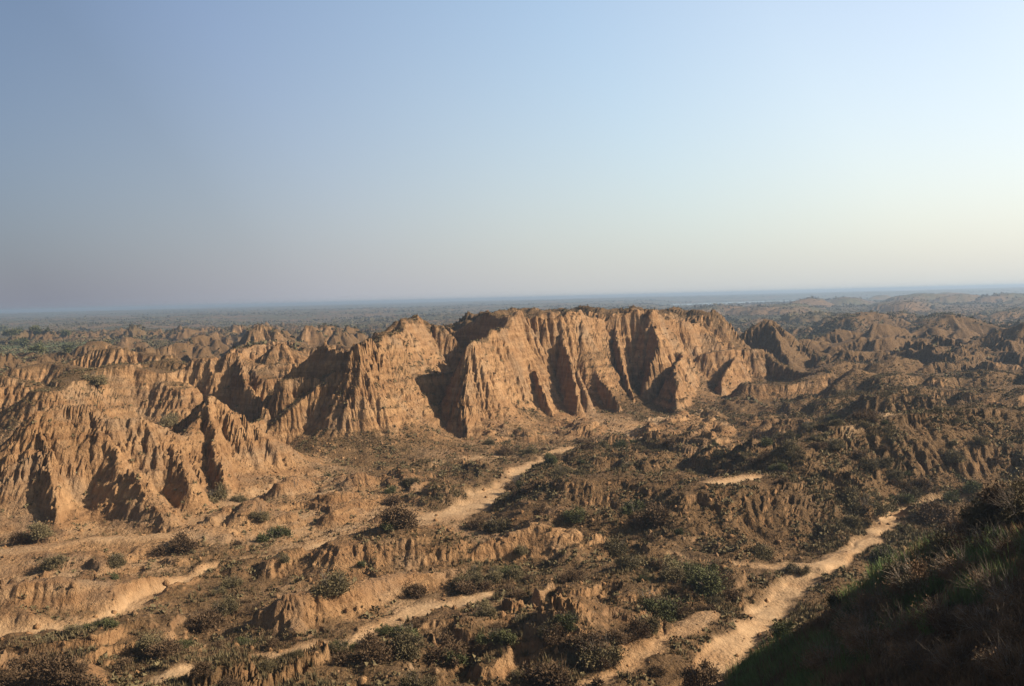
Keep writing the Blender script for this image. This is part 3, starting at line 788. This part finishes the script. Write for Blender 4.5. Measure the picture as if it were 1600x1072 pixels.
class Plant:
    """one kind of plant: shared meshes for its parts"""
    def __init__(self, name, parts):
        self.name, self.parts = name, parts
    def place(self, pos, scale, label, cat, group=None, zs=1.0):
        o = bpy.data.objects.new(self.name, None); COL.objects.link(o)
        o.empty_display_size = 0.3
        o.location = pos; o.rotation_euler = (0, 0, rnd.rand() * 6.283); o.scale = (scale, scale, scale * zs)
        tag(o, label, cat, group)
        for (pn, me) in self.parts:
            link(pn, me, o)
        return o
def make_bush(mt, n, leaf, stretch, mt2=M_STEM):
    a, f = leaf_cloud(n, 1.0, leaf, stretch=stretch)
    b_, g = sticks(14, 1.0, 0.014)
    return Plant('bush', [('foliage', mesh_np('foliage', a, f, mt)), ('branch', mesh_np('branch', b_, g, mt2))])
OLIVE = [make_bush(M_OLIVE, 7500, 0.088, s) for s in (0.9, 1.1, 1.25, 0.8, 1.0, 0.7)]
GREENB = [make_bush(M_GREEN, 7500, 0.088, s) for s in (0.9, 1.1, 1.0)]
DRYB = [make_bush(M_DRY, 6500, 0.10, s, M_DRY) for s in (0.8, 1.05, 0.95, 1.15, 0.7)]
def make_thorn():
    b_, g = sticks(60, 1.25, 0.008, 1.7)
    a, f = leaf_cloud(5200, 1.0, 0.065, stretch=0.95)
    o = Plant('thorn_bush', [('twig', mesh_np('twig', b_, g, M_TWIG)), ('foliage', mesh_np('foliage', a, f, M_RUST))])
    return o
THORN = [make_thorn() for _ in range(3)]
def make_tree():
    a, f = leaf_cloud(420, 1.0, 0.42, stretch=1.0)
    a[:, 2] += 0.45
    b_, g = sticks(3, 1.0, 0.07, 0.3)
    return Plant('tree', [('crown', mesh_np('crown', a, f, M_GREEN)), ('trunk', mesh_np('trunk', b_, g, M_STEM))])
TREES = [make_tree() for _ in range(3)]
b_, g = sticks(4, 1.0, 0.03, 0.5)
SAPLING = Plant('bare_sapling', [('trunk', mesh_np('trunk', b_, g, M_STEM))])

# plants one can point at: image point of the foot, width in image px, kind, label
N_ = 0
def planted(px, py, wpx, kinds, label, cat='bush', group=None, zs=1.0):
    global N_
    p = ground_hit(px, py)
    dist = np.linalg.norm(p - CAM)
    s = wpx * dist / FPX / 2.0
    pl = kinds[N_ % len(kinds)]; N_ += 1
    p = p - [0, 0, 0.06 * s]
    return pl.place(p, s, label, cat, group, zs)
SPOTS = [
    (645, 1022, 62, OLIVE, 'round dark bush beside the pale flat below the fluted mound'),
    (572, 1034, 62, DRYB, 'low dark brown bush left of the round dark bush'),
    (706, 1030, 56, DRYB, 'brown bush right of the round dark bush'),
    (650, 1072, 50, OLIVE, 'dark bush cut by the bottom edge of the picture, left of centre'),
    (742, 915, 40, OLIVE, 'first of three olive bushes at the right end of the long fluted mound'),
    (775, 907, 36, OLIVE, 'middle of three olive bushes at the right end of the long fluted mound'),
    (803, 905, 34, OLIVE, 'last of three olive bushes under the pale cone mound'),
    (815, 868, 26, OLIVE, 'small olive bush growing on the pale cone mound'),
    (617, 822, 66, DRYB, 'wide dark bush left of the pale wash junction'),
    (408, 812, 36, OLIVE, 'dark bush on the bank under the left end of the steep nose'),
    (335, 782, 40, OLIVE, 'olive bush on the hummock below the pointed left crest'),
    (376, 785, 24, OLIVE, 'small bush right of the olive bush on the left hummock'),
    (56, 842, 44, OLIVE, 'grey bush at the foot of the bare left butte'),
    (28, 850, 34, DRYB, 'brown shrub left of the grey bush at the butte foot'),
    (262, 664, 34, OLIVE, 'large olive scrub bush in the saddle behind the left butte'),
    (150, 600, 40, OLIVE, 'dark scrub clump on the shoulder left of the middle ridge'),
    (280, 866, 44, DRYB, 'dark brown bush at the end of the left scarp'),
    (180, 885, 40, OLIVE, 'olive bush below the dark left scarp'),
    (320, 985, 56, DRYB, 'dark bush hanging in the gully left of the fluted mound'),
    (350, 960, 44, OLIVE, 'olive bush above the gully left of the fluted mound'),
    (440, 880, 24, OLIVE, 'small dark bush on the left track edge'),
    (110, 1070, 80, DRYB, 'brown bush crowning the bare mound in the bottom left corner'),
    (20, 1075, 60, DRYB, 'dark shrub at the very bottom left corner'),
    (515, 925, 70, OLIVE, 'spreading olive bush along the back of the long fluted mound'),
    (430, 842, 44, GREENB, 'low green bush below the hummock left of the centre'),
    (1005, 990, 50, OLIVE, 'dark bush left of the green bush in the central gully'),
    (1045, 965, 66, GREENB, 'green bush in the central gully above the thin trail'),
    (1012, 945, 50, OLIVE, 'olive bush above the green bush in the central gully'),
    (1105, 925, 74, GREENB, 'large green bush beside the bank of the right wash'),
    (1075, 902, 50, GREENB, 'green bush at the upper left of the large green bush'),
    (1190, 868, 38, OLIVE, 'round near-black bush above the thin trail right of centre'),
    (860, 998, 46, OLIVE, 'dark bush between the brown bush and the scrubby gully'),
    (890, 985, 44, GREENB, 'olive green bush right of the dark bush at the lower centre'),
    (938, 1035, 80, OLIVE, 'broad dark bush above the thin track at the bottom'),
    (905, 1010, 50, DRYB, 'brown bush left of the broad dark bush at the bottom'),
    (870, 1072, 90, DRYB, 'big dry bush cut by the bottom edge at the centre'),
    (1000, 995, 40, DRYB, 'small brown bush at the foot of the central gully'),
    (1085, 1065, 60, DRYB, 'brown bush on the bank left of the right wash at the bottom'),
    (1410, 790, 30, GREENB, 'small bright green bush beside the trail on the right'),
    (1520, 768, 40, GREENB, 'dark green bush above the far end of the right trail'),
    (1352, 800, 60, OLIVE, 'wide olive bush on the slope above the right trail'),
    (1330, 820, 36, OLIVE, 'dark bush just above the bend of the right trail'),
    (1398, 752, 28, OLIVE, 'round dark bush high on the right slope'),
    (1460, 815, 60, DRYB, 'brown scrub bush between the two branches of the right trail'),
    (1242, 898, 30, OLIVE, 'small bush on the lip of the right wash'),
    (990, 800, 44, GREENB, 'dark green bush among the hummocks right of the wash'),
    (900, 815, 40, GREENB, 'olive green bush behind the pale cone mound'),
    (775, 830, 50, OLIVE, 'dark bush on the wash bank behind the cone mound'),
    (1030, 818, 56, DRYB, 'black-looking dry bush under the middle hummocks'),
    (1310, 950, 46, GREENB, 'dark green bush standing on the pale flat right of the wash', ),
    (1330, 975, 64, GREENB, 'largest dark green bush on the flat right of the wash'),
    (1385, 880, 56, GREENB, 'dark green bush at the tip of the shaded hillside'),
    (1225, 1000, 44, GREENB, 'low green bush at the shaded corner of the wash'),
    (640, 758, 30, OLIVE, 'small bush on the terrace below the nose ridge'),
    (900, 905, 34, DRYB, 'dry bush on the slope right of the cone mound'),
    (965, 865, 46, OLIVE, 'olive bush on the spur right of the cone mound'),
    (985, 885, 36, OLIVE, 'olive bush below the spur right of the cone mound'),
    (1262, 672, 22, OLIVE, 'dark round bush on the right flat by the light bench'),
    (1225, 690, 24, OLIVE, 'second dark bush on the right flat nearer the hummocks'),
    (1490, 720, 40, OLIVE, 'olive bush in the gully of the right hillside'),
]
for s in SPOTS:
    planted(s[0], s[1], s[2], s[3], s[4])
planted(462, 765, 30, [SAPLING], 'bare leafless sapling on the pale flat under the nose ridge', 'sapling')

# the shaded hillside on the right: thorn bushes of dry twigs
HS = [(1380, 960), (1440, 930), (1500, 905), (1560, 930), (1420, 1000), (1480, 985), (1540, 990), (1590, 1010), (1360, 1030), (1430, 1050), (1500, 1050), (1570, 1060), (1300, 1050), (1590, 880), (1545, 860), (1585, 800), (1560, 820), (1510, 850), (1340, 990), (1600, 960)]
rows_hs = []
for k, (a, c) in enumerate(HS):
    o = planted(a + rnd.randn() * 6, c, 78 if c > 900 else 62, THORN, 'x', 'bush', 'thorn bushes on the shaded hillside')
    band = 'on the top edge of the shaded hillside' if c < 870 else 'high on the shaded hillside' if c < 950 else 'in the middle of the shaded hillside' if c < 1020 else 'along the bottom edge of the shaded hillside'
    rows_hs.append((o, a, 'bare tangled', 'thorn bush', band))
for k, (a, c) in enumerate([(1572, 790), (1600, 780), (1545, 820), (1600, 810), (1500, 855), (1450, 895)]):
    o = planted(a, c + 14, 80, DRYB + OLIVE, 'x', 'bush', 'bushes on the shaded skyline')
    rows_hs.append((o, a, 'dark', 'bush', 'on the skyline of the shaded hillside'))

# scattered bushes by area
PX, PY = project(V)
PX = PX.reshape(NR, NC); PY = PY.reshape(NR, NC)
cellA = np.abs(np.gradient(RR, axis=0) * np.gradient(A2, axis=1) * RR)
INF = VIS & (PX > -120) & (PX < 1720) & (PY > 440) & (PY < 1100) & (Y > 0)
clump = sstep(-0.1, 0.5, fbm(X, Y, 14, 2, 80))
def scatter(wt, n, mindist=0.0):
    p = wt.ravel() / wt.sum()
    idx = rnd.choice(p.size, size=n, replace=False if (p > 0).sum() > n else True, p=p)
    if mindist:
        out = []
        for q in idx:
            if all((V[q, 0] - V[o, 0]) ** 2 + (V[q, 1] - V[o, 1]) ** 2 > mindist ** 2 for o in out):
                out.append(q)
        idx = np.array(out)
    return idx
AREAS = [
    (lambda: (PX > 740) & (PX < 1240) & (PY > 690) & (PY < 870), 78, 'bushes on the dark hummocks', 'hummock bush'),
    (lambda: (PX > 1200) & (PX < 1600) & (PY > 640) & (PY < 860) & (REG == RHILL), 55, 'bushes on the right hillside', 'hillside bush'),
    (lambda: (PX > 520) & (PX < 1150) & (PY > 880), 70, 'bushes on the foreground slopes', 'slope bush'),
    (lambda: (PX < 640) & (PY > 740), 36, 'bushes on the lower left flats', 'flat bush'),
]
MARKS = [   # landmarks one can find in the picture, to tell the bushes apart by
    (1150, 752, 'around the pale bare patch on the dark hummocks'), (840, 745, 'on the hummock edge along the sandy wash'),
    (940, 745, 'on the crest of the dark hummocks'), (1050, 745, 'left of the pale bare patch'), (900, 800, 'on the hummock slope behind the cone mound'),
    (1010, 815, 'at the foot of the dark hummocks'), (1110, 830, 'on the small brown knoll above the trail'), (1200, 820, 'on the slope between knoll and trail'),
    (980, 705, 'on the flats before the great wall'), (1110, 690, 'near the little cone at the wall foot'), (1210, 700, 'beside the lit scarp right of the hummocks'),
    (1290, 780, 'above the thin trail left of its bend'), (1350, 720, 'high on the gullied right hillside'), (1450, 700, 'in the middle gully of the right hillside'),
    (1560, 690, 'at the right end of the gullied hillside'), (1440, 770, 'just above the far end of the trail'), (1300, 665, 'on the rim of the right hillside'), (1500, 645, 'on the bench crest at the right'),
    (580, 1000, 'below the long fluted mound'), (700, 950, 'on the pale terrace right of the fluted mound'), (640, 1060, 'at the bottom edge left of centre'),
    (770, 1040, 'at the bottom edge near the centre'), (820, 930, 'on the slope below the cone mound'), (900, 960, 'on the broken slope right of the cone mound'),
    (960, 1050, 'beside the thin track at the bottom'), (1060, 1040, 'on the bank left of the right wash'), (1040, 930, 'in the central green gully'), (1120, 930, 'beside the large green bush'),
    (80, 860, 'at the foot of the bare left butte'), (200, 870, 'below the left scarp'), (60, 960, 'on the left fluted bank'), (250, 1000, 'on the flat beside the left track'),
    (380, 900, 'between the left track and the fluted mound'), (350, 800, 'on the left hummock below the pointed crest'), (480, 790, 'on the banks under the nose ridge'), (600, 780, 'left of the wash junction'),
    (600, 860, 'on the round brown hummock'), (130, 1050, 'in the bottom left corner'), (400, 1040, 'beside the lower left track'),
]
ORD = ['', 'second', 'third', 'fourth', 'fifth', 'sixth', 'seventh', 'eighth', 'ninth', 'tenth', 'eleventh', 'twelfth', 'thirteenth', 'fourteenth', 'fifteenth', 'sixteenth', 'seventeenth', 'eighteenth', 'nineteenth', 'twentieth']
def name_apart(rows):
    """rows: (object, image x, colour word, noun, phrase). Each gets a label of its own: colour, noun, landmark, and its turn from the left"""
    by = {}
    for r_ in rows:
        by.setdefault((r_[2], r_[3], r_[4]), []).append(r_)
    for (colr, noun, phr), g_ in by.items():
        g_.sort(key=lambda r_: r_[1])
        for k, r_ in enumerate(g_):
            if len(g_) == 1: lab = f'{colr} {noun} {phr}'
            elif k == 0: lab = f'leftmost {colr} {noun} {phr}'
            elif k == len(g_) - 1: lab = f'rightmost {colr} {noun} {phr}'
            else: lab = f'{ORD[k]} {colr} {noun} from the left {phr}'
            r_[0]['label'] = lab
name_apart(rows_hs)
rows = []
for fn, n, grp, noun in AREAS:
    wt = cellA * INF * fn() * (PATH < 0.15) * (VEG ** 1.5) * (clump + 0.1) * (SLOPE < 1.3) * np.where(REG == MOUND, 0.08, 1.0)
    for q in scatter(wt, n, 1.4):
        kinds, colr = ((OLIVE, 'olive'), (OLIVE, 'olive'), (DRYB, 'brown'), (DRYB, 'brown'), (GREENB, 'green'))[rnd.randint(5)]
        s = 0.5 + 0.95 * rnd.rand() ** 1.7
        o = kinds[rnd.randint(len(kinds))].place(V[q] - [0, 0, 0.06], s, 'x', 'bush', grp, 0.8 + 0.3 * rnd.rand())
        qx, qy = PX.ravel()[q], PY.ravel()[q]
        phr = min(MARKS, key=lambda m_: (m_[0] - qx) ** 2 + 2.0 * (m_[1] - qy) ** 2)[2]
        rows.append((o, qx, ('small ' if s < 0.85 else 'large ' if s > 1.2 else '') + colr, 'bush', phr))
name_apart(rows)

# trees by the far green field
rows_t = []
for k in range(22):
    px = 4 + 130 * rnd.rand() ** 1.5; py = 520 + 12 * rnd.rand() if k % 2 else 546 + 10 * rnd.rand()
    if k % 2 == 0 and px < 40: py = 530 + 14 * rnd.rand()
    o = planted(px, py, 9 + 6 * rnd.rand(), TREES, 'x', 'tree', 'trees around the green field')
    rows_t.append((o, px, 'dark', 'tree', 'behind the far green field' if k % 2 else 'beside the far green field' if px < 40 else 'in front of the far green field'))
name_apart(rows_t)

# dead grass tufts, green grass, far scrub: ground cover nobody could count
def tufts(name, idx, blades, hgt, wid, material, label, lean=0.6):
    P = V[idx]; n = len(P)
    P = np.repeat(P, blades, 0)
    m_ = len(P)
    sc = np.repeat(0.6 + 0.9 * rnd.rand(n), blades)[:, None]
    an = rnd.rand(m_) * 6.283
    d = np.stack([np.cos(an), np.sin(an), np.zeros(m_)], 1)
    root = P + d * (0.35 * hgt * rnd.rand(m_))[:, None] * sc - [0, 0, 0.04]
    sd_ = np.stack([-np.sin(an), np.cos(an), np.zeros(m_)], 1)
    tip = root + d * (lean * hgt * rnd.rand(m_))[:, None] * sc + np.stack([np.zeros(m_), np.zeros(m_), hgt * (0.5 + 0.6 * rnd.rand(m_))], 1) * sc
    vs = np.stack([root - sd_ * wid * sc, root + sd_ * wid * sc, tip], 1).reshape(-1, 3)
    o = link(name, mesh_np(name, vs, np.arange(3 * m_).reshape(-1, 3), material))
    tag(o, label, 'grass', None, 'stuff')
rr_w = sstep(45, 60, RR) * sstep(330, 180, RR)
tufts('dry_grass', scatter(cellA * INF * rr_w * (PATH < 0.2) * (0.03 + VEG ** 2) * (SLOPE < 1.1) * (0.15 + clump) * np.where(REG == MOUND, 0.1, 1.0), 28000), 8, 0.26, 0.032, M_GRASS, 'dead brown grass tufts over the valley floor and hummocks')
tufts('dark_scrub', scatter(cellA * INF * rr_w * (PATH < 0.2) * (VEG ** 3) * (SLOPE < 1.3) * clump, 6000), 16, 0.4, 0.04, M_OLIVE, 'low olive scrub cover on the dark hummocks and hill slopes')
sp = (REG == SPUR) & (RR > 8)
tufts('dry_grass', scatter(cellA * sp * (PX > 1080) * (PX < 1750) * VIS * sstep(-0.2, 0.3, fbm(X, Y, 7, 2, 84)), 12000), 9, 0.38, 0.016, M_RUST, 'dry brown grass covering the shaded hillside at the lower right', 0.9)
gsel = ((np.abs(PX - 1500) < 140) & (np.abs(PY - 895) < 50)) | ((np.abs(PX - 1250) < 110) & (PY > 1000)) | ((np.abs(PX - 1390) < 70) & (np.abs(PY - 930) < 60))
tufts('green_grass', scatter(cellA * sp * gsel * VIS * sstep(-0.4, 0.2, fbm(X, Y, 4, 2, 85)), 6000), 9, 0.62, 0.013, M_GGRASS, 'green grass on the shaded hillside at the lower right', 0.7)

def blobs(name, idx, smin, smax, material, label):
    """leafy scrub far away: each a handful of crossed leaf faces"""
    P = V[idx]; n = len(P); k = 8
    s = (smin + (smax - smin) * rnd.rand(n) ** 2)
    c = np.repeat(P, k, 0); ss = np.repeat(s, k)[:, None]
    d = rnd.randn(n * k, 3); d /= np.linalg.norm(d, axis=1)[:, None]; d[:, 2] = np.abs(d[:, 2])
    p = c + d * ss * 0.7
    a = rnd.randn(n * k, 3); a /= np.linalg.norm(a, axis=1)[:, None]
    bb = np.cross(a, rnd.randn(n * k, 3)); bb /= np.linalg.norm(bb, axis=1)[:, None]
    vs = np.stack([p - bb * ss * 0.45, p + bb * ss * 0.45, p + a * ss * 0.8], 1).reshape(-1, 3)
    o = link(name, mesh_np(name, vs, np.arange(3 * n * k).reshape(-1, 3), material))
    tag(o, label, 'scrub', None, 'stuff')
def clods(idx, smin, smax):
    ic = np.array([(0, 0, 1), (0.9, 0, 0.3), (0.28, 0.85, 0.3), (-0.73, 0.53, 0.3), (-0.73, -0.53, 0.3), (0.28, -0.85, 0.3), (0.6, 0.44, -0.4), (-0.3, 0.8, -0.4), (-0.8, 0, -0.4), (-0.3, -0.8, -0.4), (0.6, -0.44, -0.4)])
    fc = np.array([(0, 1, 2), (0, 2, 3), (0, 3, 4), (0, 4, 5), (0, 5, 1), (1, 6, 2), (2, 6, 7), (2, 7, 3), (3, 7, 8), (3, 8, 4), (4, 8, 9), (4, 9, 5), (5, 9, 10), (5, 10, 1), (1, 10, 6)])
    n = len(idx); s_ = smin + (smax - smin) * rnd.rand(n) ** 3
    vs = V[idx][:, None] + ic[None] * s_[:, None, None] * (0.6 + 0.7 * rnd.rand(n, 11, 1)) * (0.7 + 0.6 * rnd.rand(n, 1, 3))
    fs = fc[None] + (np.arange(n) * 11)[:, None, None]
    tag(link('rubble', mesh_np('rubble', vs.reshape(-1, 3), fs.reshape(-1, 3), SOIL)), 'fallen clods of dry earth below the cliffs and along the banks', 'rubble', None, 'stuff')
foot = sstep(0.25, 0.6, SLOPE) * sstep(1.4, 0.8, SLOPE) * sstep(6, 2, H) + 0.15
clods(scatter(cellA * INF * sstep(45, 60, RR) * sstep(260, 200, RR) * foot, 5000), 0.05, 0.34)
cl2 = sstep(0.0, 0.5, fbm(X, Y, 75, 4, 86, 0.6)) ** 1.5
blobs('scrub', scatter(cellA ** 0.75 * INF * sstep(190, 300, RR) * sstep(2600, 700, RR) * (SLOPE < 1.0) * (0.1 + cl2) * np.where((REG > 0) & (REG != FARH), 0.03, 1.0) * np.interp(RR, [220, 380, 700], [0.06, 0.3, 1.0]), 26000), 0.3, 1.4, M_FAR, 'scrub speckling the far ravines up to the plain')

cl3 = sstep(-0.1, 0.5, fbm(X, Y, 6, 3, 87, 0.6))
blobs('scrub', scatter(cellA * INF * sstep(50, 65, RR) * sstep(300, 200, RR) * (PATH < 0.3) * (0.06 + VEG ** 2) * cl3 * (SLOPE < 1.4) * np.where(REG == MOUND, 0.2, 1.0), 12000), 0.10, 0.42, M_OLIVE, 'small dark scrub plants dotted over banks and hummocks')
cl4 = sstep(0.1, 0.45, fbm(X / 2.2, Y, 190, 4, 88, 0.6))
blobs('scrub', scatter(cellA ** 0.6 * INF * sstep(650, 900, RR) * sstep(6500, 2500, RR) * cl4, 7000), 1.6, 4.5, M_FAR, 'dark tree lines and thickets on the far plain')

# ------------------------------------------------------------------ haze
mt = bpy.data.materials.new('haze_air'); mt.use_nodes = True
t = mt.node_tree; t.nodes.clear()
o_ = t.nodes.new('ShaderNodeOutputMaterial'); pv = t.nodes.new('ShaderNodeVolumePrincipled')
pv.inputs['Color'].default_value = (0.35, 0.45, 0.57, 1)
pv.inputs['Density'].default_value = 0.00030
pv.inputs['Anisotropy'].default_value = 0.35
t.links.new(pv.outputs[0], o_.inputs['Volume'])
hx, z0, z1 = 9800.0, float(H.min()) - 3.0, max(float(H.max()), CAM[2]) + 6.0
bvs = np.array([(x, y, z) for x in (-hx, hx) for y in (-hx, hx) for z in (z0, z1)])
bfs = np.array([(0, 1, 3, 2), (4, 6, 7, 5), (0, 4, 5, 1), (2, 3, 7, 6), (0, 2, 6, 4), (1, 5, 7, 3)])
tag(link('haze', mesh_np('haze', bvs, bfs, mt)), 'pale blue haze over the far ravines', 'haze', None, 'stuff')
